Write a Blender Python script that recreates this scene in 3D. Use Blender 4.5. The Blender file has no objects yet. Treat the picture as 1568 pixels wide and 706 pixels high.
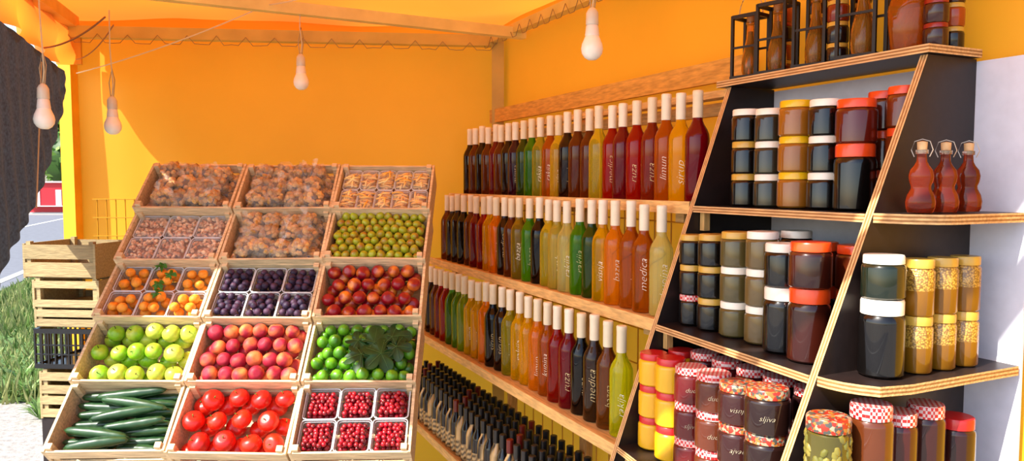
import bpy, math, random
from mathutils import Vector, Matrix, noise
random.seed(7)
R = random.random
def U(a,b): return random.uniform(a,b)
def lin(h):
    h=h.lstrip('#'); o=[]
    for i in (0,2,4):
        c=int(h[i:i+2],16)/255
        o.append(c/12.92 if c<=0.04045 else ((c+0.055)/1.055)**2.4)
    return tuple(o)
def mixc(a,b,t):
    t=max(0,min(1,t)); return tuple(a[i]*(1-t)+b[i]*t for i in range(3))
def sc(c,k): return tuple(min(1,x*k) for x in c)

# ------------------------------------------------------------ materials
MATS={}
def newmat(name):
    m=bpy.data.materials.new(name); m.use_nodes=True
    nt=m.node_tree; b=nt.nodes['Principled BSDF']; MATS[name]=m
    return m,nt,b
def attr_mat(name,rough=.4,coat=0,nscale=20,namt=.2,bump=0,bscale=None,trans=0,stretch=None,metal=0,spec=.5,alpha=1,ior=1.45,translucent=0):
    m,nt,b=newmat(name); N=nt.nodes; L=nt.links
    a=N.new('ShaderNodeAttribute'); a.attribute_name='Col'
    tc=N.new('ShaderNodeTexCoord'); mp=N.new('ShaderNodeMapping')
    L.new(tc.outputs['Object'],mp.inputs['Vector'])
    if stretch: mp.inputs['Scale'].default_value=stretch
    nz=N.new('ShaderNodeTexNoise'); nz.inputs['Scale'].default_value=nscale; nz.inputs['Detail'].default_value=5
    L.new(mp.outputs[0],nz.inputs['Vector'])
    mr=N.new('ShaderNodeMapRange'); mr.inputs['From Min'].default_value=.3; mr.inputs['From Max'].default_value=.7
    mr.inputs['To Min'].default_value=1-namt; mr.inputs['To Max'].default_value=1+namt*.5
    L.new(nz.outputs['Fac'],mr.inputs['Value'])
    vm=N.new('ShaderNodeVectorMath'); vm.operation='SCALE'
    L.new(a.outputs['Color'],vm.inputs[0]); L.new(mr.outputs[0],vm.inputs['Scale'])
    L.new(vm.outputs[0],b.inputs['Base Color'])
    b.inputs['Roughness'].default_value=rough
    b.inputs['Coat Weight'].default_value=coat; b.inputs['Coat Roughness'].default_value=.03
    b.inputs['Transmission Weight'].default_value=trans
    b.inputs['Metallic'].default_value=metal
    b.inputs['Specular IOR Level'].default_value=spec
    b.inputs['IOR'].default_value=ior
    b.inputs['Alpha'].default_value=alpha
    if bump:
        n2=N.new('ShaderNodeTexNoise'); n2.inputs['Scale'].default_value=bscale or nscale; n2.inputs['Detail'].default_value=4
        L.new(mp.outputs[0],n2.inputs['Vector'])
        bp=N.new('ShaderNodeBump'); bp.inputs['Strength'].default_value=bump; bp.inputs['Distance'].default_value=.01
        L.new(n2.outputs['Fac'],bp.inputs['Height']); L.new(bp.outputs[0],b.inputs['Normal'])
    if translucent:
        tr=N.new('ShaderNodeBsdfTranslucent'); L.new(vm.outputs[0],tr.inputs['Color'])
        mx=N.new('ShaderNodeMixShader'); mx.inputs[0].default_value=translucent
        out=[n for n in N if n.type=='OUTPUT_MATERIAL'][0]
        L.new(b.outputs[0],mx.inputs[1]); L.new(tr.outputs[0],mx.inputs[2]); L.new(mx.outputs[0],out.inputs['Surface'])
    return m
attr_mat('fruit_skin',rough=.35,coat=.25,nscale=60,namt=.22)
attr_mat('fruit_matte',rough=.6,nscale=70,namt=.25)
attr_mat('wood',rough=.65,nscale=9,namt=.3,stretch=(2,14,14),bump=.25,bscale=14)
attr_mat('woodz',rough=.65,nscale=9,namt=.3,stretch=(14,14,2),bump=.2,bscale=14)
attr_mat('plain',rough=.45,nscale=30,namt=.06)
attr_mat('melamine',rough=.4,nscale=40,namt=.25)
attr_mat('plastic',rough=.3,coat=.3,nscale=30,namt=.03)
attr_mat('bottle_liquid',rough=.02,coat=.4,nscale=14,namt=.08,trans=.78,ior=1.2,spec=.4)
attr_mat('bottle_dark',rough=.03,coat=.5,nscale=14,namt=.08,trans=.5,ior=1.2,spec=.3)
attr_mat('liquid_dark',rough=.3,coat=.9,nscale=14,namt=.1,spec=.15)
attr_mat('foil_cap',rough=.35,nscale=30,namt=.05)
attr_mat('paint',rough=.5,nscale=10,namt=.05)
attr_mat('leafy',rough=.5,nscale=30,namt=.35,translucent=.3)
attr_mat('metal_wire',rough=.35,metal=.6,nscale=10,namt=.1)
attr_mat('steel_paint',rough=.45,nscale=8,namt=.15)
attr_mat('tarp',rough=.5,nscale=1.3,namt=.08,bump=.1,bscale=2.5,translucent=.38)
attr_mat('netting',rough=.85,nscale=90,namt=.5,translucent=.15)
attr_mat('ground',rough=.9,nscale=25,namt=.35,bump=.5,bscale=60)
attr_mat('asphalt',rough=.85,nscale=8,namt=.15)
attr_mat('clear_plastic',rough=.08,coat=1,nscale=10,namt=.03,alpha=.2,spec=.9)
attr_mat('bag_film',rough=.08,coat=1,nscale=10,namt=.03,alpha=.15,spec=1.0)
attr_mat('glassy',rough=.03,coat=1,nscale=10,namt=.03,trans=.9,ior=1.2)
def cell_mat(name,scale,c1,c2,coat=.8,bump=.6):
    m,nt,b=newmat(name); N=nt.nodes; L=nt.links
    tc=N.new('ShaderNodeTexCoord'); v=N.new('ShaderNodeTexVoronoi'); v.inputs['Scale'].default_value=scale
    L.new(tc.outputs['Object'],v.inputs['Vector'])
    r=N.new('ShaderNodeValToRGB'); r.color_ramp.elements[0].color=(*c1,1); r.color_ramp.elements[1].color=(*c2,1)
    r.color_ramp.elements[0].position=.1; r.color_ramp.elements[1].position=.7
    L.new(v.outputs['Distance'],r.inputs[0])
    a=N.new('ShaderNodeAttribute'); a.attribute_name='Col'
    mx=N.new('ShaderNodeMix'); mx.data_type='RGBA'; mx.blend_type='MULTIPLY'; mx.inputs[0].default_value=1
    L.new(r.outputs[0],mx.inputs[6]); L.new(a.outputs['Color'],mx.inputs[7]); L.new(mx.outputs[2],b.inputs['Base Color'])
    b.inputs['Roughness'].default_value=.4; b.inputs['Coat Weight'].default_value=coat; b.inputs['Coat Roughness'].default_value=.1
    bp=N.new('ShaderNodeBump'); bp.inputs['Strength'].default_value=bump; bp.inputs['Distance'].default_value=.01
    L.new(v.outputs['Distance'],bp.inputs['Height']); L.new(bp.outputs[0],b.inputs['Normal'])
cell_mat('honeycomb',260,lin('d8a844'),lin('7a5614'),bump=.2)
def gingham():
    m,nt,b=newmat('gingham'); N=nt.nodes; L=nt.links
    tc=N.new('ShaderNodeTexCoord'); ch=N.new('ShaderNodeTexChecker'); ch.inputs['Scale'].default_value=150
    a=N.new('ShaderNodeAttribute'); a.attribute_name='Col'
    ch.inputs['Color1'].default_value=(.66,.5,.46,1); L.new(a.outputs['Color'],ch.inputs['Color2'])
    L.new(tc.outputs['Object'],ch.inputs['Vector']); L.new(ch.outputs[0],b.inputs['Base Color'])
    b.inputs['Roughness'].default_value=.3
gingham()
def floral():
    m,nt,b=newmat('floral'); N=nt.nodes; L=nt.links
    tc=N.new('ShaderNodeTexCoord'); v=N.new('ShaderNodeTexVoronoi'); v.inputs['Scale'].default_value=170
    L.new(tc.outputs['Object'],v.inputs['Vector'])
    r=N.new('ShaderNodeValToRGB'); cr=r.color_ramp; cr.interpolation='CONSTANT'
    cr.elements[0].color=(*lin('982818'),1); cr.elements[1].position=.4; cr.elements[1].color=(*lin('988a70'),1)
    e=cr.elements.new(.6); e.color=(*lin('a0662a'),1); e=cr.elements.new(.78); e.color=(*lin('44443e'),1)
    sp=N.new('ShaderNodeSeparateColor'); L.new(v.outputs['Color'],sp.inputs[0]); L.new(sp.outputs[0],r.inputs[0])
    L.new(r.outputs[0],b.inputs['Base Color']); b.inputs['Roughness'].default_value=.3
floral()

# ------------------------------------------------------------ mesh builder
class MB:
    def __init__(s): s.v=[]; s.c=[]; s.f=[]; s.fm=[]; s.sm=[]; s.mats=[]
    def mi(s,m):
        if m not in s.mats: s.mats.append(m)
        return s.mats.index(m)
    def add(s,vs,fs,mat,col,smooth=False):
        o=len(s.v); s.v+= [tuple(v) for v in vs]
        if callable(col): s.c+=[col(Vector(v)) for v in vs]
        else: s.c+=[col]*len(vs)
        k=s.mi(mat)
        for f in fs: s.f.append([i+o for i in f]); s.fm.append(k); s.sm.append(smooth)
    def box(s,c,d,mat,col,M=None):
        x,y,z=c; a,b,e=d[0]/2,d[1]/2,d[2]/2
        vs=[Vector((x+i*a,y+j*b,z+k*e)) for i in(-1,1) for j in(-1,1) for k in(-1,1)]
        if M: vs=[M@v for v in vs]
        s.add(vs,[(0,1,3,2),(4,6,7,5),(0,4,5,1),(2,3,7,6),(0,2,6,4),(1,5,7,3)],mat,col)
    def lathe(s,prof,M,mat,col,n=16,sx=1,sy=1,smooth=True,disp=None):
        vs=[];rings=[]
        for r,z in prof:
            if r<1e-6: rings.append([len(vs)]); vs.append(Vector((0,0,z)))
            else:
                ids=[]
                for i in range(n):
                    a=2*math.pi*i/n; ids.append(len(vs)); vs.append(Vector((r*sx*math.cos(a),r*sy*math.sin(a),z)))
                rings.append(ids)
        fs=[]
        for A,B in zip(rings,rings[1:]):
            if len(A)==1 and len(B)==1: continue
            if len(A)==1:
                for i in range(n): fs.append((A[0],B[(i+1)%n],B[i]))
            elif len(B)==1:
                for i in range(n): fs.append((A[i],A[(i+1)%n],B[0]))
            else:
                for i in range(n): j=(i+1)%n; fs.append((A[i],A[j],B[j],B[i]))
        if disp: vs=[disp(v) for v in vs]
        cols=[col(v) for v in vs] if callable(col) else [col]*len(vs)
        o=len(s.v); s.v+=[tuple(M@v) for v in vs]; s.c+=cols; k=s.mi(mat)
        for f in fs: s.f.append([i+o for i in f]); s.fm.append(k); s.sm.append(smooth)
    def tube(s,pts,r,mat,col,n=6,smooth=True,closed=False):
        pts=[Vector(p) for p in pts]; vs=[];fs=[];m=len(pts)
        for i,p in enumerate(pts):
            if closed: t=pts[(i+1)%m]-pts[i-1]
            else: t=pts[min(i+1,m-1)]-pts[max(i-1,0)]
            t.normalize(); up=Vector((0,0,1)) if abs(t.z)<.9 else Vector((1,0,0))
            a=t.cross(up).normalized(); b=t.cross(a)
            for k in range(n):
                g=2*math.pi*(k+.5)/n; vs.append(p+(a*math.cos(g)+b*math.sin(g))*r)
        for i in range(m if closed else m-1):
            i2=(i+1)%m
            for k in range(n): k2=(k+1)%n; fs.append((i*n+k,i*n+k2,i2*n+k2,i2*n+k))
        if not closed: fs.append(tuple(range(n))[::-1]); fs.append(tuple((m-1)*n+k for k in range(n)))
        s.add(vs,fs,mat,col,smooth)
    def prism(s,poly,vec,mcap,ccap,mside,cside):
        vec=Vector(vec); A=[Vector(p) for p in poly]; n=len(A)
        s.add(A+[a+vec for a in A],[tuple(range(n))[::-1],tuple(range(n,2*n))],mcap,ccap)
        s.add(A+[a+vec for a in A],[(i,(i+1)%n,(i+1)%n+n,i+n) for i in range(n)],mside,cside)
    def ply(s,poly,vec,capcol,layers=5):
        vec=Vector(vec); lt=lin('dcae74'); dk=lin('9a6a38')
        for k in range(layers):
            p=[Vector(q)+vec*(k/layers) for q in poly]
            s.prism(p,vec/layers,'melamine',capcol,'woodz' if vec.z<.001 else 'wood',lt if k%2==0 else dk)
    def build(s,name,F=None,parent=None,sharp=40):
        me=bpy.data.meshes.new(name); me.from_pydata(s.v,[],s.f)
        for m in s.mats: me.materials.append(MATS[m])
        me.polygons.foreach_set('material_index',s.fm); me.polygons.foreach_set('use_smooth',s.sm)
        at=me.attributes.new('Col','FLOAT_COLOR','POINT')
        buf=[]
        for c in s.c: buf+= [c[0],c[1],c[2],1]
        at.data.foreach_set('color',buf)
        me.update()
        me.set_sharp_from_angle(angle=math.radians(sharp))
        ob=bpy.data.objects.new(name,me); bpy.context.collection.objects.link(ob)
        if F: ob.matrix_world=F
        if parent: ob.parent=parent
        return ob
T=Matrix.Translation

_tc={}
def textmesh(w,off=-.012):
    if (w,off) in _tc: return _tc[w,off]
    cu=bpy.data.curves.new('t','FONT'); cu.body=w; cu.resolution_u=2; cu.size=1; cu.shear=.35; cu.offset=off
    ob=bpy.data.objects.new('t',cu); bpy.context.collection.objects.link(ob)
    dg=bpy.context.evaluated_depsgraph_get(); me=ob.evaluated_get(dg).to_mesh()
    vs=[(v.co.x,v.co.y) for v in me.vertices]; fs=[tuple(p.vertices) for p in me.polygons]
    ob.evaluated_get(dg).to_mesh_clear(); bpy.data.objects.remove(ob); bpy.data.curves.remove(cu)
    _tc[w,off]=(vs,fs); return vs,fs
def wraptext(mb,w,cx,cy,z0,r,phi,size,col,vertical=True):
    vs,fs=textmesh(w,-.02); out=[]
    W=max(v[0] for v in vs)
    for x,y in vs:
        if vertical: a=phi-(y-.3)*size/r; z=z0+x*size*1.15
        else: a=phi+(x-W/2)*size/r; z=z0+y*size
        out.append((cx+(r+.0012)*math.cos(a),cy+(r+.0012)*math.sin(a),z))
    mb.add(out,fs,'paint',col)

# ------------------------------------------------------------ frames
C=Vector((-.08,4.1,0)); ud=Vector((.423,-.906,0)).normalized(); nd=Vector((ud.y,-ud.x,0))
F=Matrix(((ud.x,-nd.x,0,C.x),(ud.y,-nd.y,0,C.y),(0,0,1,0),(0,0,0,1)))
CAML=F.inverted()@Vector((0,0,1.6))
def L(u,n,z): return Vector((u,-n,z))
def W(u,n,z): return F@L(u,n,z)
def XL(Y): return -2.2+.3*(3.85-Y)

# ------------------------------------------------------------ walls
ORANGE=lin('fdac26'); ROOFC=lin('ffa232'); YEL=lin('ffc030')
def sheet(name,fn,nu,nv,mat,col,F=None):
    mb=MB(); vs=[fn(i/nu,j/nv) for j in range(nv+1) for i in range(nu+1)]
    fs=[(j*(nu+1)+i,j*(nu+1)+i+1,(j+1)*(nu+1)+i+1,(j+1)*(nu+1)+i) for j in range(nv) for i in range(nu)]
    mb.add(vs,fs,mat,col,True); return mb.build(name,F,sharp=180)
def backfn(s,t):
    p=Vector((-2.27,3.845,0)).lerp(Vector((-.06,4.115,0)),s); z=.0+2.47*t
    d=.02*noise.noise(Vector((s*3,t*2.5,0)))+.006*noise.noise(Vector((s*14,t*3,5)))
    return Vector((p.x,p.y+.045+d,z))
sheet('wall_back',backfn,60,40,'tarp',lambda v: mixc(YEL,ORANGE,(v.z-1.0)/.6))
def rightfn(s,t):
    u=-.02+3.7*s; z=2.52*t; d=.015*noise.noise(Vector((s*5,t*2.5,9)))-.006
    return L(u,d-.02,z)
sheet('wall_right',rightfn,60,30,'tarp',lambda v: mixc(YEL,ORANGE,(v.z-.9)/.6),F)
def rooffn(s,t):
    Y=4.15-t*3.1; xl=XL(Y)-.05; xr=-.08+.4669*(4.1-Y)+.05
    x=xl+(xr-xl)*s; z=2.44+.05*t+.03*noise.noise(Vector((s*4,t*6,2)))-.015*math.sin(math.pi*s)*math.sin(t*12)**2
    return Vector((x,Y,z))
sheet('ceiling',rooffn,50,50,'tarp',lambda v: mixc(ROOFC,lin('f0642a'),.35+.9*noise.noise(v*1.3)))
def valfn(s,t):
    Y=3.80-1.66*s; z=2.46-.27*t-.03*math.sin(s*9)*t; k=.03*math.sin(s*40+2*t)*t+.03*noise.noise(Vector((s*9,t*3,1)))
    return Vector((XL(Y)+k-.03,Y,z))
sheet('tarp_valance',valfn,80,12,'tarp',lambda v: mixc(ROOFC,lin('e86028'),.45+.8*noise.noise(v*4)))
def netfn(s,t):
    d=1.2*s; Y=3.6-d; top=2.12+.083*(3.7-Y); bot=2.0-.838*d-.08*math.sin(math.pi*min(1,d/.784))
    z=top+(bot-top)*t
    k=.006*math.sin(s*70+t*4)*(.3+t)+.01*noise.noise(Vector((s*5,t*3,7)))
    return Vector((XL(Y)+k+.005,Y,z))
sheet('shade_net',netfn,120,30,'netting',lin('38434f'))

# frame poles/beams
mb=MB(); PC=lin('c89a34')
def bm(p,q,w,col=PC,mat='steel_paint',n=4): mb.tube([p,q],w,mat,col,n=n,smooth=False)
bm((-2.258,3.86,0),(-2.258,3.86,2.42),.045,lin('f0b020'))
mb.box((-2.2,3.80,2.27),(.10,.012,.16),'steel_paint',lin('c89030'))
mb.build('corner_post'); mb=MB()
bm((-.075,4.05,0),(-.075,4.05,2.4),.045,lin('c4a850')); mb.build('corner_post'); mb=MB()
bm((-2.2,3.8,2.35),(-.08,4.05,2.35),.04,lin('ccb458'))
pts=[]
for i in range(61):
    t=i/60; pts.append((-2.2+2.12*t,3.765+.25*t,2.315+(.02 if i%4==0 else -.022)+.006*R()))
mb.tube(pts,.0018,'metal_wire',lin('8a7a60'),n=5)
mb.build('beam_back'); mb=MB()
bm((-1.92,2.86,2.37),(.06,3.8,2.34),.035,lin('e4d080')); mb.build('beam_roof'); mb=MB()
bm((XL(1.0)-.02,1.0,2.4),(-2.2,3.82,2.4),.04,lin('dcaa50')); mb.build('beam_left'); mb=MB()
p=W(0,.05,2.36); q=W(3.4,.05,2.36); bm(p,q,.032,lin('d4bc64'))
pts=[W(3.4*i/90,.085,2.33+(.03 if i%3==0 else -.02)) for i in range(91)]
mb.tube(pts,.0018,'metal_wire',lin('8a7a60'),n=5); mb.build('beam_right')
mb=MB()
bm((XL(1.0),1.0,2.42),(1.37,1.0,2.42),.035); mb.build('beam_front')
mb=MB()
def sag(a,b,s,n=14):
    a=Vector(a);b=Vector(b); return [a.lerp(b,i/n)-Vector((0,0,s*4*(i/n)*(1-i/n))) for i in range(n+1)]
mb.tube(sag((-2.15,3.75,2.14),(-1.05,3.27,2.36),.02),.003,'paint',lin('e0d0a8'),n=5)
mb.tube(sag((-1.05,3.27,2.36),(-.3,2.6,2.42),.04),.003,'paint',lin('e0d0a8'),n=5)
mb.tube(sag((-2.12,3.4,2.2),(-1.6,3.0,2.25),.03),.004,'paint',lin('8a5a30'),n=5)
mb.tube(sag((-2.12,3.7,2.2),(-1.62,3.1,2.24),.03),.003,'paint',lin('a06a38'),n=5)
mb.tube(sag((-1.95,3.15,2.1),(-1.9,3.0,1.5),.0),.003,'paint',lin('bfae90'),n=5)
mb.build('rope_line')

# wire grids
mb=MB()
for k in range(16): 
    x=-2.12+.045*k; y=3.83+.118*(x+2.2)
    mb.tube([(x,y,.2),(x,y,1.52)],.0028,'steel_paint',lin('b08010'),n=5)
for k in range(15):
    z=.2+.094*k; mb.tube([(-2.14,3.832,z),(-1.42,3.92,z)],.0028,'steel_paint',lin('b08010'),n=5)
mb.build('wire_grid_panel')
mb=MB()
for k in range(20):
    u=.05+.1*k; mb.tube([L(u,.004,.1),L(u,.004,1.5)],.003,'steel_paint',lin('c98a10'),n=5)
for k in range(10):
    z=.2+.14*k; mb.tube([L(0,.004,z),L(1.97,.004,z)],.003,'steel_paint',lin('c98a10'),n=5)
mb.build('wire_grid_panel',F)

# ------------------------------------------------------------ bottle shelving (right wall)
PINE=lin('dcae6a')
mb=MB()
rows=[(1.54,.207),(1.205,.32),(.845,.43),(.47,.53)]
for z,n in rows:
    f=n+.06
    mb.box(L(1.0,f-.05,z-.016),(2.0,.10,.03),'wood',PINE)
    mb.box(L(1.0,f-.175,z-.016),(2.0,.12,.03),'wood',sc(PINE,.9))
    mb.box(L(1.0,f+.008,z-.012),(2.0,.012,.036),'wood',sc(PINE,1.1))
    for u in (.25,1.0,1.9):
        mb.box(L(u,f/2-.005,z-.045),(.04,f-.05,.03),'wood',sc(PINE,.8))
for u in (.25,1.0,1.9): mb.box(L(u,.026,.95),(.06,.03,1.9),'woodz',sc(PINE,.8))
mb.box(L(.98,.035,1.955),(1.96,.02,.07),'wood',lin('d8a44c'))
mb.box(L(1.0,.12,1.865),(2.0,.05,.022),'wood',PINE)
mb.box(L(1.0,.06,1.83),(1.98,.02,.04),'wood',sc(PINE,.9))
mb.build('bottle_shelf_rack',F)

AMB='c86a04';BRN='6a2c08';DRK='241008';RED='b41408';CRM='7a0616';YLW='ffc800';PYL='f6e030';GRN='50a80c';DGR='2a4a08';ORG='ff9c08';LIM='e6ee18';BLK='0c0909';PRP='3a0a24';PAL='f0ea90'
row1=[DRK,BRN,DRK,BRN,CRM,BRN,DRK,PRP,DGR,GRN,'c8c030',AMB,PYL,DRK,BRN,BRN,PYL,RED,CRM,RED,'8a240a',AMB,YLW,CRM]
row2=[BRN,DRK,DRK,BLK,BRN,CRM,RED,YLW,ORG,DRK,BRN,'b89a20',GRN,BLK,PYL,'dcd058',PAL,GRN,DGR,YLW,ORG,'c86a10',AMB,PAL]
row3=[BLK,DRK,BRN,RED,'c02c10',GRN,'80b020','b0c420',YLW,'e8c018',ORG,BLK,DRK,'d0c020',YLW,YLW,ORG,AMB,RED,CRM,BLK,'3c2410','8a5018',LIM]
words=['sirup','orah','limun','rakija','medica','kupina','bazga','vino','visnja','menta','ruza','loza']
BP=[(0,0),(.033,0),(.036,.004),(.036,.19),(.0345,.203),(.029,.217),(.020,.232),(.0155,.243),(.014,.26),(0,.261)]
CAP=[(.0150,.252),(.0158,.256),(.0155,.318),(.0162,.32),(.0162,.33),(.014,.333),(0,.333)]
def bottle(mb,u,n,z,col,k,words_on,s=1.0,capc=None):
    p=L(u,n,z); M=T(p)@Matrix.Rotation(U(0,6),4,'Z')@Matrix.Scale(s,4)
    c=lin(col); lum=sum(c)
    mat='bottle_liquid' if lum>.3 else 'bottle_dark'
    mb.lathe(BP,M,mat,c,n=22)
    mb.lathe(CAP,M,'foil_cap',capc or mixc(lin('f4e8d0'),lin('e6d4b0'),R()),n=14)
    if words_on:
        d=CAML-p; phi=math.atan2(d.y,d.x)+U(-.25,.25)
        wd=random.choice(words)
        wraptext(mb,wd,p.x,p.y,z+.05*s+U(0,.025),.036*s,phi,U(.026,.033),lin('d9c48a') if lum<.5 else lin('f4ead0'))
for (z,n),cols,u0,u1 in zip(rows,(row1,row2,row3),(.13,.08,.06),(1.94,1.92,1.88)):
    mb=MB(); m=len(cols)
    for k,c in enumerate(cols):
        u=u0+(u1-u0)*k/(m-1)+U(-.002,.002)
        bottle(mb,u,n+U(-.006,.006),z+.001,c,k,k>5 and R()<.6, s=U(.985,1.02))
    mb.build('liqueur_bottles',F)
# row 4 small dark bottles
mb=MB(); z4=.471
SB2=[(.026,.07),(.026,.115),(.022,.135),(.012,.155),(.0105,.17)]
SC=[(.0125,.165),(.013,.167),(.013,.213),(.011,.215),(0,.215)]
def gold(v):
    t=.5+1.2*math.sin(v.z*260+3*math.atan2(v.y,v.x))
    return mixc(lin('1a1010'),lin('e0bc80'),t)
for rk in range(4):
    for k in range(31):
        u=.1+.06*k+(.03 if rk%2 else 0); n=.555-.054*rk
        M=T(L(u,n,z4))@Matrix.Rotation(U(0,6),4,'Z')
        dk=k<5
        pr=[(0,0),(.024,0),(.026,.003)]+[(.026,.003+.067*q/6) for q in range(1,7)]
        mb.lathe(pr,M,'liquid_dark',gold if not dk else lin('2a1c1a'),n=16)
        mb.lathe(SB2,M,'liquid_dark',gold if (rk==0 and k%2 and not dk) else lin('140c0c'),n=12)
        mb.lathe(SC,M,'plastic',lin('1a1818') if not (k+rk)%9==3 else lin('6a1810'),n=12)
mb.build('olive_oil_bottles',F)

# ------------------------------------------------------------ black plywood jar shelf
BLKP=lin('241a18')
def nf(z): return .17+(1.865-z)*.375
def nfR(z): return .17+(1.865-z)*.45
mb=MB()
UL,UR=2.02,2.632
for u,g in ((UL,nf),(UR,nfR)):
    poly=[L(u,.004,0),L(u,g(0),0),L(u,g(1.875),1.875),L(u,.004,1.875)]
    mb.ply(poly,(.018,0,0),BLKP)
poly=[L(UL-.03,.004,1.877),L(UR+.03,.004,1.877),L(UR+.03,nf(1.87)+.012,1.877),L(UL-.03,nf(1.87)+.012,1.877)]
mb.ply(poly,(0,0,.018),BLKP)
SH=[1.535,1.207,.878,.5]
for z in SH:
    poly=[L(UL+.0185,.01,z-.018),L(UR-.0005,.01,z-.018),L(UR-.0005,nfR(z)+.004,z-.018),L(UL+.0185,nf(z)+.004,z-.018)]
    mb.ply(poly,(0,0,.018),BLKP)
    mb.box(L(UL+.03,nf(z)-.03,z-.045),(.018,.02,.05),'woodz',PINE)
    f=nfR(z)
    w=.14
    poly=[(UR+.0185,.01),(UR+w,.01),(UR+w,.12),(UR+w+.003,f*.75),(UR+w-.01,f-.045),(UR+.10,f-.022),(UR+.075,f-.009),(UR+.045,f-.002),(UR+.0185,f)]
    mb.ply([L(a,b,z-.018) for a,b in poly],(0,0,.02),BLKP)
mb.build('jar_display_shelf',F)
mb=MB(); mb.box(L(2.40,.0,1.2),(.745,.006,1.34),'plain',lin('dcdae6')); mb.build('white_back_panel',F)

# jars
def jarM(mb,M,r,h,cc,lc,lm='plastic',cm='liquid_dark',n=20):
    mb.lathe([(0,0),(r*.9,0),(r,.004),(r,h*.70),(r*.97,h*.76),(r*.84,h*.81)],M,cm,cc,n=n)
    mb.lathe([(r*.86,h*.80),(r*.93,h*.805),(r*.93,h*.97),(r*.89,h),(0,h)],M,lm,lc,n=n)
def jar(mb,u,n,z,r,h,cc,lc,lm='plastic',cm='liquid_dark'):
    jarM(mb,T(L(u,n,z))@Matrix.Rotation(U(0,6),4,'Z'),r,h,lin(cc),lin(lc),lm,cm)
WH='f2ead8';GD='c9a040';YL='e8b810';OR='e84a14';RD='c41c1c'
HON='945c18';BK='0a0706';BRW='501c08';OLV='544a26';DRD='400a0e'
mb=MB(); z=SH[0]+.003
cols=[([BK]*3,[GD,GD,WH],.039,.086),(['2a281c']*3,[WH]*3,.039,.084),([HON]*3,[YL]*3,.043,.088),([BK]*3,[WH]*3,.04,.086)]
us=[2.155,2.243,2.333,2.425]
for (cc,lc,r,h),u in zip(cols,us):
    for k in range(3): jar(mb,u,.215,z+k*(h+.001),r,h,cc[k],lc[k])
    for k in range(3): jar(mb,u-.01,.12,z+k*(h+.001),r,h,random.choice([BK,BRW,HON]),random.choice([WH,OR,YL]))
jar(mb,2.517,.22,z,.046,.15,BK,OR); jar(mb,2.517,.22,z+.151,.045,.10,'5a1408',OR)
for k in range(3): jar(mb,2.592,.16,z+k*.092,.036,.091,'6a2a0c',OR); jar(mb,2.505,.115,z+k*.092,.038,.091,BRW,OR)
mb.build('jam_jars',F)
mb=MB(); z=SH[1]+.003
cols=[([BK]*3,[WH,GD,GD],.035,.082,['gingham','plastic','plastic']),([BK]*3,[GD]*3,.038,.084,None),([OLV]*3,[WH,WH,GD],.04,.088,None),(['64522c']*3,[WH]*3,.04,.09,None)]
us=[2.085,2.168,2.26,2.352]
for (cc,lc,r,h,lm),u in zip(cols,us):
    for k in range(3): jar(mb,u,.335,z+k*(h+.001),r,h,cc[k],RD if (lm and lm[k]=='gingham') else lc[k],lm[k] if lm else 'plastic')
    for k in range(3): jar(mb,u+.01,.235,z+k*(h+.001),r,h,random.choice([BK,BRW,OLV]),random.choice([WH,GD,GD]))
jar(mb,2.445,.36,z,.043,.15,BK,WH); jar(mb,2.445,.36,z+.151,.043,.10,BK,WH)
jar(mb,2.54,.375,z,.046,.16,'341008',OR); jar(mb,2.54,.375,z+.161,.046,.10,'341008',OR)
for u in (2.45,2.555):
    jar(mb,u,.25,z,.045,.15,BK,OR); jar(mb,u,.25,z+.151,.045,.10,BRW,OR)
mb.build('jam_jars',F)
mb=MB(); z=SH[2]+.003
HY='e0aa14'
for u,nn,cc,lc,lm,r,h,ct in [(2.085,.46,HY,RD,'plastic',.04,.086,3),(2.09,.37,HY,RD,'plastic',.04,.086,3),(2.175,.47,HY,RD,'plastic',.04,.088,3),
    (2.27,.48,'5a1010',RD,'gingham',.042,.088,3),(2.36,.485,'5a2814',RD,'gingham',.043,.09,3),(2.455,.495,'341614',RD,'floral',.045,.09,3),(2.555,.505,'22100c',RD,'floral',.048,.095,3),
    (2.20,.38,DRD,RD,'gingham',.04,.092,3),(2.29,.385,DRD,RD,'gingham',.04,.092,3),(2.38,.385,DRD,RD,'gingham',.04,.092,3),(2.47,.385,'1c0a0c',RD,'gingham',.042,.092,3),(2.57,.39,'1c0a0c',RD,'gingham',.042,.092,3),
    (2.13,.27,BK,RD,'floral',.042,.10,3),(2.24,.27,DRD,RD,'gingham',.042,.10,3),(2.35,.27,DRD,RD,'gingham',.042,.10,3),(2.46,.27,BK,RD,'gingham',.042,.10,3),(2.57,.27,BK,RD,'gingham',.042,.10,3)]:
    for k in range(ct): 
        jar(mb,u,nn,z+k*(h+.001),r,h,cc,lc,lm,'plastic' if cc==HY else 'liquid_dark')
        if nn>.46 and cc!=HY:
            p=L(u,nn,0); d=CAML-p
            wraptext(mb,random.choice(['ajvar','dud','sljiva','visnja']),u,-nn,z+k*(h+.001)+h*.35,r,math.atan2(d.y,d.x),.017,lin('b8ac90'),False)
mb.build('jam_jars',F)
mb=MB(); z=SH[1]+.005
jar(mb,2.70,.345,z,.044,.155,BK,WH); jar(mb,2.70,.345,z+.156,.042,.088,'141c10',WH)
mb.build('molasses_jars',F)
mb=MB()
for n in (.256,.183,.110):
    for k in range(2):
        M=T(L(2.712,n,z+k*.117)); r=.031; h=.116
        mb.lathe([(0,0),(r*.9,0),(r,.004),(r,h*.45)],M,'liquid_dark',lin('805410'),n=18)
        mb.lathe([(r,h*.45),(r,h*.78),(r*.84,h*.85)],M,'honeycomb',(1,1,1),n=18)
        mb.lathe([(r*.86,h*.84),(r*.95,h*.845),(r*.95,h*.97),(r*.9,h),(0,h)],M,'plastic',lin(GD),n=18)
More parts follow.
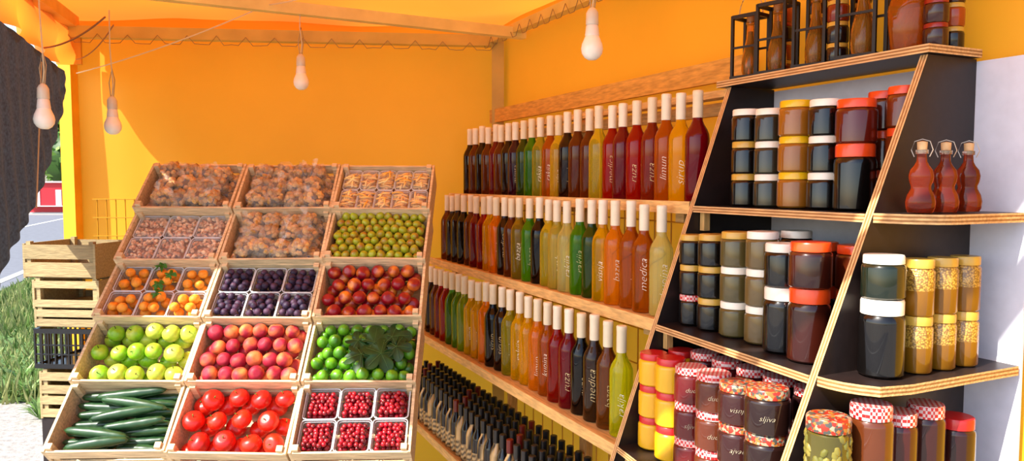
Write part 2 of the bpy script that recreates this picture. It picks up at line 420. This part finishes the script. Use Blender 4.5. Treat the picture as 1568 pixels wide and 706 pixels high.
mb.build('honey_jars',F)
mb=MB(); z=SH[2]+.005
OLP=(2.712,.50)
for k in range(2):
    M=T(L(OLP[0],OLP[1],z+k*.134)); r=.044; h=.133
    mb.lathe([(0,0),(r*.85,0),(r*.93,.004),(r*.93,h*.76),(r*.8,h*.81)],M,'liquid_dark',lin('4a4418'),n=20)
    for i in range(95):
        a=U(0,6.3); zz=U(.012,h*.74)
        M2=M@T((r*.84*math.cos(a),r*.84*math.sin(a),zz))@Matrix.Rotation(a,4,'Z')@Matrix.Rotation(U(-.6,.6),4,'X')
        mb.lathe([(0,-.011),(.0055,-.008),(.0078,0),(.0055,.008),(0,.011)],M2,'liquid_dark',mixc(lin('5c5c20'),lin('8a7c34'),R()),n=9)
    mb.lathe([(r*.86,h*.80),(r*.95,h*.805),(r*.95,h*.97),(r*.9,h),(0,h)],M,'floral',lin(RD),n=20)
mb.build('olive_jars',F)
mb=MB()
for n,h,c,lm,r in ((.405,.142,'5a2a10','gingham',.042),(.325,.129,'40120c','gingham',.036),(.245,.132,'34100c','gingham',.038),(.15,.112,'2a0c0c','plastic',.04)):
    u=2.73
    for k in range(2): jar(mb,u,n,z+k*(h+.001),r,h,c,RD,lm)
mb.build('jam_jars',F)

# violin bottles
def violin(mb,M,s):
    outline=[(.0,0),(.020,.001),(.0235,.008),(.0245,.02),(.022,.032),(.0165,.043),(.016,.048),(.019,.056),(.0205,.066),(.018,.077),(.012,.085),(.0085,.092),(.0075,.105),(.0095,.108),(0,.1085)]
    mb.lathe([(r*s,z*s) for r,z in outline],M,'bottle_liquid',lin('a83c18'),n=20,sx=1,sy=.62)
    mb.lathe([(.0105*s,.105*s),(.0105*s,.112*s),(.0075*s,.113*s)],M,'glassy',lin('e8d0c0'),n=14)
    mb.lathe([(.0078*s,.112*s),(.0085*s,.126*s),(0,.128*s)],M,'fruit_matte',lin('d0a878'),n=12)
    q=[(-.012,0,.1),(-.017,0,.112),(-.012,0,.127),(0,0,.131),(.012,0,.127),(.017,0,.112),(.012,0,.1)]
    mb.tube([M@(Vector(p)*s) for p in q],.0009,'metal_wire',lin('b0a8a0'),n=5)
for n in (.258,.185,.112):
    mb=MB(); p=L(2.712,n,SH[0]+.003); d=CAML-p
    violin(mb,T(p)@Matrix.Rotation(math.atan2(d.y,d.x)+math.pi/2,4,'Z'),1.15); mb.build('violin_bottle',F)

# gift carriers on top
ztop=1.896
def carrier(mb,u,n,s,d):
    p=L(u,n,ztop); ang=.25; M=T(p)@Matrix.Rotation(ang,4,'Z')
    w=.042*s; w2=.034*s; H=.2*s; bk=lin('120c0a')
    mb.box((0,0,.006),(2*w+.01,2*w2+.01,.012),'plain',bk,M)
    for a in(-1,1):
        for b in(-1,1):
            mb.box((a*w,b*w2,H/2),(.008,.008,H),'plain',bk,M)
        mb.box((a*w,0,H-.004),(.008,2*w2,.01),'plain',bk,M)
        mb.box((0,a*w2,H-.004),(2*w,.008,.01),'plain',bk,M)
        mb.box((0,a*w2,H*.5),(2*w,.005,.006),'plain',bk,M)
    mb.tube([M@Vector((w*math.cos(t),0,H+.07*s*math.sin(t))) for t in [math.pi*i/12 for i in range(13)]],.0018,'paint',lin('c8a070'),n=5)
    pr=[(0,.013),(.022*s,.013),(.026*s,.03*s),(.026*s,.05*s),(.025*s,.07*s),(.018*s,.10*s),(.0125*s,.13*s),(.0105*s,.17*s),(.013*s,.172*s),(.013*s,.18*s),(0,.18*s)]
    mb.lathe(pr,M,'bottle_liquid',lin('e09838'),n=20)
    for k in range(7):
        a=k*.9; mb.tube([M@Vector((.014*s*math.cos(a),.014*s*math.sin(a),.02*s)),M@Vector((.018*s*math.cos(a+.5),.016*s*math.sin(a+.5),.055*s)),M@Vector((.008*s*math.cos(a+1),.008*s*math.sin(a+1),.1*s)),M@Vector((.003*math.cos(a),.003*math.sin(a),.15*s))],.0032*s,'plain',mixc(lin('2c1a0a'),lin('4a3a14'),R()),n=5)
    mb.lathe([(.0115*s,.178*s),(.013*s,.207*s),(0,.209*s)],M,'fruit_matte',lin('9a6a3a'),n=10)
for u,n,s in ((2.05,.11,.92),(2.155,.11,.98),(2.285,.105,1.0),(2.435,.11,1.08),(2.53,.06,1.05)):
    mb=MB(); carrier(mb,u,n,s,0); mb.build('bottle_gift_carrier',F)
mb=MB()
for u,n in ((2.10,.035),(2.22,.035),(2.36,.11),(2.36,.03),(2.47,.022),(2.61,.035),(2.625,.11)):
    for k in range(4):
        jar(mb,u,n,ztop+k*.053,.026,.052,random.choice(['3a140a','7a2408','1a0c0a','a04010']),random.choice([GD,GD,'8a1a10']))
mb.build('mini_jam_jars',F)
mb=MB(); p=L(2.57,.13,ztop); M=T(p)@Matrix.Rotation(math.radians(35),4,'Z')
mb.lathe([(0,0),(.03,0),(.033,.005),(.038,.05),(.041,.09),(.036,.115),(.022,.135),(.014,.15),(.0125,.2),(.015,.202),(.015,.212),(0,.212)],M,'bottle_liquid',lambda v:mixc(lin('d87818'),lin('f0c070'),(v.z-.12)*20),n=20,sy=.6)
mb.build('liqueur_flask',F)

# ------------------------------------------------------------ fruit rack
CW=.397; CD=.262; CH=.12
P5=Vector((0,2.40,.723)); P0=Vector((0,3.2,1.69)); step=(P0-P5)/5
TH=math.radians(43)
WD=lin('e0c498')
def crate_frame(row,col):
    ctr=P5+step*(5-row+.5)
    Rm=Matrix.Rotation(TH,4,'X')
    x=-1.53+.4*(col-1)+.2
    base=T(Vector((x,ctr.y,ctr.z)))@Rm@T((0,U(-.006,.006),-CH+U(-.006,.004)))
    return base@Matrix.Rotation(U(-.018,.018),4,'Z')
def crate(name,Fm,w=CW,d=CD,h=CH,slat=.045,wc=WD,mat='wood'):
    mb=MB(); t=.007
    mb.box((0,0,.004),(w-.02,d-.02,.006),mat,sc(wc,.8))
    for sgn in (-1,1):
        for zz in (slat/2+.006,h-slat/2-.004):
            c=sc(wc,U(.85,1.1)); mb.box((0,sgn*(d/2-t/2),zz),(w-.018,t,slat),mat,c)
        c=sc(wc,U(.9,1.12)); mb.box((sgn*(w/2-t*.7),0,h/2),(t*1.4,d,h),mat,c)
        for s2 in (-1,1):
            mb.box((sgn*(w/2-.022),s2*(d/2-.016),h/2+.006),(.02,.02,h+.006),mat,sc(wc,1.05))
        for zz in (.03,h-.03): mb.box((sgn*(w/2-.001),0,zz),(.002,.012,.002),'metal_wire',lin('909090'))
    return mb.build(name,Fm)
def rdir():
    while 1:
        v=Vector((U(-1,1),U(-1,1),U(-1,1)))
        if .1<v.length<1: return v.normalized()
def fruit(mb,p,r,colf,mat='fruit_skin',n=14,m=9,sq=.94,dim=.22,stem=None,up=None,ds=.35):
    up=up or (Vector((U(-.7,.7),U(-.7,.7),1))).normalized()
    M=T(p)@up.to_track_quat('Z','Y').to_matrix().to_4x4()
    prof=[]
    for k in range(m+1):
        a=math.pi*k/m; rr=r*math.sin(a); zz=-r*sq*math.cos(a)
        if k>m/2: zz-=r*dim*math.exp(-(rr/(ds*r))**2)
        prof.append((max(rr,0) if 0<k<m else 0,zz))
    off=rdir()*10; f=lambda v: colf(v/r,off)
    mb.lathe(prof,M,mat,f,n=n)
    if stem: mb.tube([M@Vector((0,0,r*(sq-dim)-.002)),M@Vector((r*.08,0,r*(sq+.12)))],r*.05,'plain',stem,n=5)
def pile(mb,w,d,r,z,fn,layers=2,jit=.16):
    for ly in range(layers):
        zz=z-(layers-1-ly)*r*1.3; sx=2.04*r; sy=sx*.88; nx=int((w-2*r)/sx)+1; ny=int((d-2*r)/sy)+1
        for j in range(ny):
            for i in range(nx):
                x=-w/2+r+(w-2*r)*( (i+(.5 if (j+ly)%2 else 0))/(nx-.5)); y=-d/2+r+(d-2*r)*j/max(1,ny-1)
                if x>w/2-r*.9: continue
                fn(Vector((x+U(-1,1)*r*jit,y+U(-1,1)*r*jit,zz+U(-1,1)*r*jit+.01*(1-abs(2*x/w)))))
def blush(a,b,k=1.6,bias=.5):
    return lambda v,o: mixc(a,b,bias+k*noise.noise(v*.8+o))
iw,idp=CW-.035,CD-.022
def one(c,amt=.15):
    def f(v,o): return sc(c,1+amt*noise.noise(v*.8+o))
    return f
FR={}
for row in range(1,6):
    for col in range(1,4):
        FR[row,col]=crate_frame(row,col); crate('wooden_fruit_crate',FR[row,col])
def addfruit(name,rc,r,colf,z=None,layers=2,**kw):
    mb=MB()
    pile(mb,iw,idp,r,(z or CH-.012-r*.55),lambda p: fruit(mb,p,r*U(.9,1.06),colf() ,**kw),layers)
    return mb.build(name,FR[rc],sharp=180)
st=lin('4a3a1a')
addfruit('green_apples',(4,1),.033,lambda:(lambda b:blush(lin('80b61c'),lin('c8d048'),1.0,b))(U(-.1,.5) if R()<.7 else .95),stem=st)
addfruit('peaches',(4,2),.0285,lambda:blush(lin('9c1430'),lin('e27c40'),1.7,U(-.2,.5)),mat='fruit_matte')
addfruit('nectarines',(3,3),.0265,lambda:blush(lin('90061a'),lin('f08a28'),1.6,U(-.2,.38)))
addfruit('tomatoes',(5,2),.037,lambda:one(mixc(lin('c8140c'),lin('e02a10'),R())),sq=.85,stem=lin('3a6a1a'))
addfruit('pears',(2,3),.0175,lambda:blush(lin('a8b424'),lin('a05e24'),1.2,U(-.15,.45)),sq=1.15,dim=-.15,stem=st,n=10,m=7)
addfruit('green_figs',(4,3),.0235,lambda:blush(lin('66a81c'),lin('346612'),1.3,U(0,.7)),sq=1.05,dim=-.15,stem=lin('b8c060'),n=12,m=8)
mb=MB()
def leaf(M,s,c):
    pts=[];lob=5;N=50
    for i in range(N):
        a=2*math.pi*i/N; rr=s*(.55+.45*abs(math.cos(a*lob/2))**.7)*(1 if abs(a-math.pi)>.3 else .4)
        pts.append(Vector((rr*math.cos(a),rr*math.sin(a),.006*math.sin(a*5)+ -.25*s*(rr/s)**2)))
    vs=[M@Vector((0,0,.0))]+[M@p for p in pts]
    mb.add(vs,[(0,i+1,(i+1)%N+1) for i in range(N)],'leafy',c)
    for k in range(5):
        a=2*math.pi*k/5; e=Vector((s*.85*math.cos(a),s*.85*math.sin(a),-.17*s)); mb.tube([M@Vector((0,0,.002)),M@(e*.5+Vector((0,0,.01*s+.004))),M@e],.0007,'plain',lin('3f6a30'),n=4)
for x,y,s,r0 in ((.04,.02,.08,.3),(.1,.045,.07,1.4),(.0,-.03,.07,2.2),(.07,-.03,.07,4.0),(.12,-.0,.055,5),(-.02,.03,.05,3)):
    leaf(T((x,y,CH+.012+U(0,.012)))@Matrix.Rotation(r0,4,'Z')@Matrix.Rotation(U(-.2,.2),4,'X'),s,mixc(lin('1c441a'),lin('2c5a24'),R()))
mb.build('fig_leaves',FR[4,3])
mb=MB()
def cuke(x,y,z,ln,r,rot):
    M=T((x,y,z))@Matrix.Rotation(rot,4,'Z')@Matrix.Rotation(math.pi/2,4,'Y')
    prof=[]; m=14; o=R()*50
    for k in range(m+1):
        a=k/m; prof.append((0 if k in(0,m) else r*(math.sin(math.pi*a)**.33)*(1+.04*math.sin(k*2.1+o)),(a-.5)*ln))
    b=U(-.012,.012)
    def disp(v): return Vector((v.x+b*(1-(2*v.z/ln)**2),v.y,v.z))
    mb.lathe(prof,M,'fruit_skin',lambda v:mixc(lin('15361a'),lin('325830'),.3+.8*noise.noise(Vector((math.atan2(v.y,v.x)*1.6,v.z*8,o)))),n=14,disp=disp)
for ly in range(3):
    for k in range(6 if ly==2 else 7):
        y=-.095+.032*k+U(-.004,.004)
        if ly==2:
            cuke(U(-.06,.06),-.095+.038*k,.094+U(0,.006),U(.2,.25),.018,U(-.2,.2))
        else:
            for xx in (-.09,.09): cuke(xx+U(-.005,.005),y,.03+.03*ly+U(0,.004),U(.16,.175),.0165,U(-.08,.08))
mb.build('cucumbers',FR[5,1],sharp=180)
def punnet(mb,x,y,w,d,z0,h,lid=False):
    def rr(w,d,r=.012):
        o=[]
        for cx,cy,a0 in ((w/2-r,d/2-r,0),(-w/2+r,d/2-r,90),(-w/2+r,-d/2+r,180),(w/2-r,-d/2+r,270)):
            for k in range(4):
                a=math.radians(a0+30*k); o.append((cx+r*math.cos(a),cy+r*math.sin(a)))
        return o
    a=rr(w*.86,d*.86); b=rr(w,d); n=len(a)
    vs=[Vector((x+p[0],y+p[1],z0)) for p in a]+[Vector((x+p[0],y+p[1],z0+h)) for p in b]
    mb.add(vs,[(i,(i+1)%n,(i+1)%n+n,i+n) for i in range(n)],'clear_plastic',lin('f0f0f0'),True)
    mb.tube([Vector((x+p[0],y+p[1],z0+h)) for p in b],.0018,'plastic',lin('d4d8dc'),n=5,closed=True)
    mb.tube([Vector((x+p[0]*.93,y+p[1]*.93,z0+h-.006)) for p in b],.001,'plastic',lin('c4c8cc'),n=5,closed=True)
    if lid:
        c=rr(w*.85,d*.85)
        vs=[Vector((x+p[0],y+p[1],z0+h)) for p in b]+[Vector((x+p[0],y+p[1],z0+h+.014)) for p in c]
        mb.add(vs,[(i,(i+1)%n,(i+1)%n+n,i+n) for i in range(n)]+[tuple(range(n,2*n))],'bag_film',lin('f4f4f4'),True)
def punnets(name,rc,fn,nx=3,ny=2,lid=False,h=.05,z0=.05):
    pm=MB(); w=iw/nx; d=idp/ny; fm=MB()
    for i in range(nx):
        for j in range(ny):
            x=-iw/2+w*(i+.5); y=-idp/2+d*(j+.5)
            punnet(pm,x,y,w-.004,d-.004,z0,h,lid); fn(fm,x,y,w-.012,d-.012,z0,h)
    pm.build('plastic_punnets',FR[rc]); fm.build(name,FR[rc],sharp=180)
def fill(r,colf,cnt_layers=3,**kw):
    def f(mb,x,y,w,d,z0,h):
        for ly in range(cnt_layers):
            zz=z0+r+ly*(h-r*.6)/max(1,cnt_layers-1)*.95; sx=2*r*1.0; nx=max(1,int(w*.97/sx)); ny=max(1,int(d*.97/(sx*.9)))
            sh=.92-.08*ly
            for j in range(ny):
                for i in range(nx):
                    px=x+((i+.5)/nx-.5)*w*sh+U(-1,1)*r*.35+(r*.5 if j%2 else -r*.5)*.5; py=y+((j+.5)/ny-.5)*d*sh+U(-1,1)*r*.35
                    fruit(mb,Vector((px,py,zz+U(-1,1)*r*.4)),r*U(.92,1.05),colf(),**kw)
    return f
punnets('apricots',(3,1),fill(.0195,lambda:blush(lin('f08a14'),lin('f0a838'),1,.4),2,mat='fruit_matte',n=12,m=8))
punnets('plums',(3,2),fill(.0145,lambda:blush(lin('241634'),lin('54344e'),1.3,U(.1,.5)),2,mat='fruit_matte',n=10,m=7,dim=.1))
cf=lambda:one(mixc(lin('5a0410'),lin('b80c24'),R()))
punnets('cherries',(5,3),fill(.0095,cf,3,n=8,m=6,dim=.15,stem=lin('8a8a3a')))
mb=MB()
for x,y in ((-.02,.10),(.0,.01),(.03,.06),(.01,-.03)):
    leaf(T((x,y,CH+.01))@Matrix.Rotation(U(0,6),4,'Z'),.024,lin('4a8a20'))
mb.build('apricot_leaves',FR[3,1])
def lump(mb,p,r,c,sq=.6,n=7,mat='fruit_matte'):
    o=rdir()*9; M=T(p)@rdir().to_track_quat('Z','Y').to_matrix().to_4x4()
    mb.lathe([(0,-r*sq),(r*.75,-r*sq*.7),(r,0),(r*.7,r*sq*.75),(0,r*sq*.6)],M,mat,lambda v:sc(c,1+.5*noise.noise(v*90+o)),n=n,disp=lambda v:v*(1+.3*noise.noise(v*60+o)))
def nutfill(mb,x,y,w,d,z0,h):
    mb.box((x,y,z0+h*.35),(w*.86,d*.86,h*.6),'fruit_matte',lin('a8704a'))
    for k in range(85):
        lump(mb,Vector((x+U(-.46,.46)*w,y+U(-.46,.46)*d,z0+h*U(.62,1.0))),U(.007,.010),mixc(lin('b8784c'),lin('f8d8b0'),R()))
punnets('walnut_packs',(2,1),nutfill,lid=True,h=.05)
def peel(mb,x,y,w,d,z0,h):
    mb.box((x,y,z0+h*.3),(w*.85,d*.85,h*.5),'fruit_matte',lin('e0a040'))
    for k in range(34):
        a=U(-.5,.5)+(0 if R()<.6 else 1.2); ln=min(w,d)*U(.3,.42); p=Vector((x+U(-.25,.25)*w,y+U(-.33,.33)*d,z0+.02+h*.8*R()))
        dv=Vector((math.cos(a)*ln,math.sin(a)*ln*.9,0))
        mb.tube([p-dv,p+Vector((0,0,.006)),p+dv],.0042,'fruit_skin',mixc(lin('f8b440'),lin('ffe694'),R()),n=5)
punnets('candied_orange_peel_packs',(1,3),peel,nx=5,ny=2,lid=True,h=.045)
def bags(name,rc):
    mb=MB()
    for ly in range(2):
        for j in range(3):
            for i in range(5-(ly)):
                x=-.14+.07*i+(.036 if ly else 0)+U(-.01,.01); y=-.07+.075*j+U(-.01,.01); z=.055+.055*ly
                o=Vector((U(0,50),U(0,50),U(0,50)))
                M=T((x,y,z))@Matrix.Rotation(U(0,6),4,'Z')@Matrix.Rotation(U(-.4,.4),4,'X')
                tint=R()
                def shape(q): return 1+.25*noise.noise(q*2.2+o)
                for k in range(24):
                    q=rdir(); q.z=abs(q.z) if R()<.7 else q.z
                    p=Vector((q.x*.034,q.y*.034,q.z*.025))*shape(q)
                    lump(mb,M@p,U(.012,.015),mixc(lin('583414'),lin('e2b060'),.2+.35*tint+.5*R()),sq=.7,n=8)
                mb.lathe([(0,-.02),(.024,-.014),(.03,0),(.024,.014),(0,.02)],M,'fruit_matte',lin('4a2c14'),n=10)
                def disp2(v):
                    q=v.normalized() if v.length>0 else v
                    return v*(1.04+.25*noise.noise(q*2.2+o)+.16*noise.noise(q*6+o))
                prof=[(0 if k in(0,12) else .046*math.sin(math.pi*k/12),-.037*math.cos(math.pi*k/12)) for k in range(13)]
                mb.lathe(prof,M,'bag_film',lin('fff8ee'),n=16,disp=disp2,smooth=False)
                if ly:
                    a=U(0,6); P=M@Vector((0,0,.03))
                    vs=[P+Vector((math.cos(b),math.sin(b),0))*.004 for b in [k*math.pi/4 for k in range(8)]]+[P+Vector((math.cos(a)*.02,math.sin(a)*.02,.02))+Vector((math.cos(b)*U(.008,.02),math.sin(b)*U(.008,.02),U(-.005,.01))) for b in [k*math.pi/4 for k in range(8)]]
                    mb.add(vs,[(k,(k+1)%8,(k+1)%8+8,k+8) for k in range(8)],'clear_plastic',lin('fff4e4'))
    mb.build(name,FR[rc],sharp=50)
bags('dried_fig_bags',(1,1)); bags('dried_fig_bags',(1,2)); bags('dried_fig_bags',(2,2))
mb=MB()
Rn=Matrix.Rotation(TH,4,'X')@Vector((0,0,1))
for x in (-1.45,-1.13,-.83,-.58):
    a=P5-Rn*(CH+.05); b=P0-Rn*(CH+.05)
    mb.tube([(x,a.y,a.z),(x,b.y,b.z)],.022,'woodz',lin('c89a60'),n=4,smooth=False)
    mb.tube([(x,b.y,b.z),(x,b.y,0)],.022,'woodz',lin('c89a60'),n=4,smooth=False)
    mb.tube([(x,a.y+.05,a.z),(x,a.y+.05,0)],.022,'woodz',lin('c89a60'),n=4,smooth=False)
mb.tube([(-1.47,2.58,.35),(-.56,2.58,.35)],.022,'wood',lin('c89a60'),n=4,smooth=False)
mb.build('crate_display_rack')

# ------------------------------------------------------------ stack of spare crates at left
sx,sy=-1.86,3.28
WS=lin('a8946a')
def stackcrate(name,z,h,w=.3,d=.3,wc=WS,rot=0,slat=.035,mat='wood',dx=0):
    crate(name,T((sx+dx,sy,z))@Matrix.Rotation(rot,4,'Z'),w,d,h,slat,wc,mat)
stackcrate('wooden_fruit_crate',1.2,.145,w=.33,d=.3,wc=lin('a08c62'),slat=.06,rot=-.12,dx=-.02)
stackcrate('wooden_fruit_crate',1.072,.12,rot=-.1,slat=.03)
stackcrate('wooden_fruit_crate',.99,.08,w=.29,rot=-.1,slat=.03)
mb=MB(); BKc=lin('141416'); w,d,h=.3,.29,.17; Mz=T((sx,sy,.815))@Matrix.Rotation(-.08,4,'Z')
for zz in (.01,h-.01):
    for s_ in(-1,1):
        mb.box((0,s_*d/2,zz),(w,.01,.02),'plastic',BKc,Mz); mb.box((s_*w/2,0,zz),(.01,d,.02),'plastic',BKc,Mz)
for s_ in(-1,1):
    for k in range(11): mb.box((-w/2+w*k/10,s_*d/2,h/2),(.007,.008,h),'plastic',BKc,Mz)
    for k in range(10): mb.box((s_*w/2,-d/2+d*k/9,h/2),(.008,.007,h),'plastic',BKc,Mz)
    for zz in (.06,.1): mb.box((0,s_*d/2,zz),(w,.006,.006),'plastic',BKc,Mz)
mb.box((0,0,.008),(w,d,.006),'plastic',BKc,Mz)
mb.build('plastic_crate')
stackcrate('wooden_fruit_crate',.60,.10,w=.27,rot=-.08); stackcrate('wooden_fruit_crate',.702,.10,w=.27,rot=-.08)
mb=MB(); Mz=T((sx,sy,.4))@Matrix.Rotation(-.08,4,'Z'); t=.005; w,d,h=.27,.28,.198; cc=lin('231a1c')
for s_ in(-1,1):
    mb.box((0,s_*(d/2),h/2),(w,t,h),'plain',cc,Mz); mb.box((s_*w/2,0,h/2),(t,d,h),'plain',cc,Mz)
    mb.box((s_*.06,-d/2-.004,h-.04),(.05,.002,.02),'paint',lin('c02018'),Mz)
mb.box((0,0,.003),(w,d,t),'plain',cc,Mz)
vs,fs=textmesh('Luk',0); mb.add([Mz@Vector((-.12+v[0]*.06,-d/2-.0035,.07+v[1]*.06)) for v in vs],fs,'paint',lin('d84830'))
mb.build('cardboard_box')
for k in range(4): stackcrate('wooden_fruit_crate',.001+.0995*k,.098,w=.28,rot=-.08)

# ------------------------------------------------------------ light bulbs
def bulb(x,y,zb,cordtop):
    mb=MB(); M=T((x,y,zb))
    mb.lathe([(0,0),(.012,.001),(.023,.008),(.031,.02),(.0335,.034),(.031,.048),(.025,.062),(.021,.072)],M,'plastic',lin('f8f4e8'),n=20)
    mb.lathe([(.0215,.071),(.022,.075),(.019,.10),(.0165,.106)],M,'plastic',lin('e8e4da'),n=18)
    mb.lathe([(.0185,.104),(.0195,.108),(.0185,.14),(.012,.152),(.004,.158),(0,.158)],M,'plastic',lin('cfccbc'),n=18)
    mb.tube([(x,y,zb+.155),(x+.006,y,zb+.2),(x-.002,y,(zb+.2+cordtop)/2),(x,y,cordtop)],.0028,'plain',lin('cdbf98'),n=6)
    mb.tube([(x+.006,y,zb+.15),(x+.014,y,zb+.22),(x+.004,y,zb+.27),(x-.01,y,zb+.21),(x-.005,y,zb+.155)],.002,'plain',lin('a89878'),n=5)
    mb.build('light_bulb')
bulb(-.922,3.32,2.005,2.345); bulb(.242,2.3,1.97,2.47); bulb(-1.636,3.1,1.797,2.3); bulb(-1.62,2.62,1.785,2.42)

# ------------------------------------------------------------ outdoors
mb=MB(); mb.add([(-80,-40,0),(60,-40,0),(60,120,0),(-80,120,0)],[(0,1,2,3)],'ground',lin('9c9690')); mb.build('ground')
def nx_(Y,off=0): return -7.6-.366*(Y-11.2)-off
mb=MB()
def strip(mb,o1,o2,z,mat,col,y0=0,y1=37,n=30):
    vs=[]
    for i in range(n+1):
        Y=y0+(y1-y0)*i/n; vs+= [(nx_(Y,o1),Y,z),(nx_(Y,o2),Y,z)]
    fs=[(2*i,2*i+1,2*i+3,2*i+2) for i in range(n)]
    mb.add(vs,fs,mat,col)
strip(mb,0,8.5,.02,'asphalt',lin('6c6e76'),-20); strip(mb,.25,.4,.026,'paint',lin('e0e0dc'),-20); strip(mb,8.1,8.25,.026,'paint',lin('e0e0dc'),-20)
strip(mb,4.1,4.25,.026,'paint',lin('e0e0dc'),-20)
mb.build('road')
mb=MB()
poly=[(nx_(4.5)+0,4.5,.012),(-3.7,5.4,.012),(-2.9,5.3,.012),(-2.2,6.5,.012),(-1,12,.012),(3,36,.012),(nx_(36),36,.012)]
mb.add(poly,[tuple(range(len(poly)))],'ground',lin('56743a'))
for k in range(14000):
    t=R()**1.6; Y=5.1+14*t; X=U(nx_(Y)+.1,-.5*Y+.0)
    if Y<6.3 and noise.noise(Vector((X,Y,0))*1.5)<-.05: continue
    h=U(.06,.2)*(1+.6*noise.noise(Vector((X*.7,Y*.7,3)))); a=U(0,3.1); w=.006+.0012*Y; b=U(-.06,.06)
    dx,dy=math.cos(a)*w,math.sin(a)*w
    c=mixc(lin('527430'),lin('a8a870'),R()**1.3)
    mb.add([(X-dx,Y-dy,0),(X+dx,Y+dy,0),(X+b,Y+b*.5,h)],[(0,1,2)],'leafy',c)
mb.build('grass_verge')
def tree(x,y,H,rw,c1,c2,cnt=2600,trunk=True,q=.3):
    mb=MB()
    if trunk: mb.lathe([(.25,0),(.18,H*.3),(.1,H*.6),(0,H*.8)],T((x,y,0)),'fruit_matte',lin('5a4632'),n=10)
    bl=[(Vector((x+U(-.6,.6)*rw,y+U(-.5,.5)*rw,H*U(.3,.8))),rw*U(.35,.6)) for _ in range(10)]
    for b,r in bl: mb.lathe([(0 if k in(0,8) else r*.85*math.sin(math.pi*k/8),-r*.8*math.cos(math.pi*k/8)) for k in range(9)],T(b),'leafy',sc(c1,.5),n=12,disp=lambda v:v*(1+.3*noise.noise(v*1.5+b)))
    for _ in range(cnt):
        b,r=random.choice(bl); d=rdir(); p=b+d*r*U(.75,1.15); a=rdir()*q*U(.5,1); e=a.cross(d+rdir()*.6).normalized()*q*U(.4,.9)
        mb.add([p-a-e*.3,p+a*.2-e,p+a+e*.3,p-a*.2+e],[(0,1,2,3)],'leafy',mixc(c1,c2,R()**1.4))
    mb.build('tree')
tree(-28.5,52,8.5,4.5,lin('4f8030'),lin('9ac05a'))
tree(-36,54,7.5,4.5,lin('5a8038'),lin('9ab860'))
tree(-46,60,9,6,lin('4a7830'),lin('8aa850'))
tree(-27,68,12,6,lin('457032'),lin('7aa85a'))
mb=MB()
for k in range(2500):
    x=U(-44,-24); y=40+U(-1,1)+.1*(x+30); z=U(0,1.2)
    p=Vector((x,y+4,z)); a=rdir()*.2; e=rdir()*.2
    mb.add([p-a,p-e,p+a,p+e],[(0,1,2,3)],'leafy',mixc(lin('5a8a38'),lin('a8c868'),R()))
mb.build('hedge')
mb=MB(); kx,ky=-23.7,39.2
mb.box((kx,ky,.85),(1.9,1.6,1.5),'plain',lin('c01828')); 
mb.prism([(kx-1.05,ky-.95,1.6),(kx+1.05,ky-.95,1.6),(kx+1.05,ky+.95,1.6),(kx-1.05,ky+.95,1.6)],(0,0,.09),'plain',lin('a89898'),'plain',lin('b0a0a0'))
for dx in (-.55,.55): mb.box((kx+dx,ky-.81,.85),(.3,.04,.8),'plain',lin('d8b0b4'))
mb.box((kx,ky-1.0,.42),(1.9,.4,.05),'plain',lin('b8b0b0')); mb.box((kx,ky,.05),(2.1,2.0,.1),'plain',lin('a0a0a0'))
mb.build('red_kiosk')
mb=MB()
for cx,cy in ((-3.6,5.5),(-3.2,5.0),(-3.9,5.9)):
    for k in range(40):
        a=U(0,6.3); r=U(.05,.16); h=U(.05,.16)
        p=Vector((cx,cy,0)); e=p+Vector((math.cos(a)*r,math.sin(a)*r,h)); s_=Vector((-math.sin(a),math.cos(a),0))*.012
        mb.add([p-s_*.4,(p+e)/2+Vector((0,0,.03))-s_,e,(p+e)/2+Vector((0,0,.03))+s_],[(0,1,2,3)],'leafy',mixc(lin('6a9a4a'),lin('a8c078'),R()))
mb.build('weed_tufts')

# ------------------------------------------------------------ lights, world, camera
w=bpy.data.worlds.new('World'); bpy.context.scene.world=w; w.use_nodes=True
nt=w.node_tree; bg=nt.nodes['Background']; sky=nt.nodes.new('ShaderNodeTexSky')
sky.sky_type='NISHITA'; sky.sun_disc=False; sky.sun_elevation=math.radians(45); sky.sun_rotation=math.radians(240); sky.dust_density=1.5
nt.links.new(sky.outputs[0],bg.inputs['Color']); bg.inputs['Strength'].default_value=.36
sd=bpy.data.lights.new('sun','SUN'); sd.energy=11.0; sd.angle=math.radians(.6); sd.color=(1,.94,.84)
so=bpy.data.objects.new('sun',sd); bpy.context.collection.objects.link(so)
so.rotation_euler=Vector((1.35,1,-1.75)).to_track_quat('-Z','Y').to_euler()
cd=bpy.data.cameras.new('camera'); cd.sensor_width=36; cd.lens=36*1150/1568; cd.clip_start=.05; cd.clip_end=500
co=bpy.data.objects.new('camera',cd); bpy.context.collection.objects.link(co)
co.location=(0,0,1.6); co.rotation_euler=(math.radians(90-3.63),0,0)
bpy.context.scene.camera=co
bpy.context.scene.view_settings.view_transform='Standard'
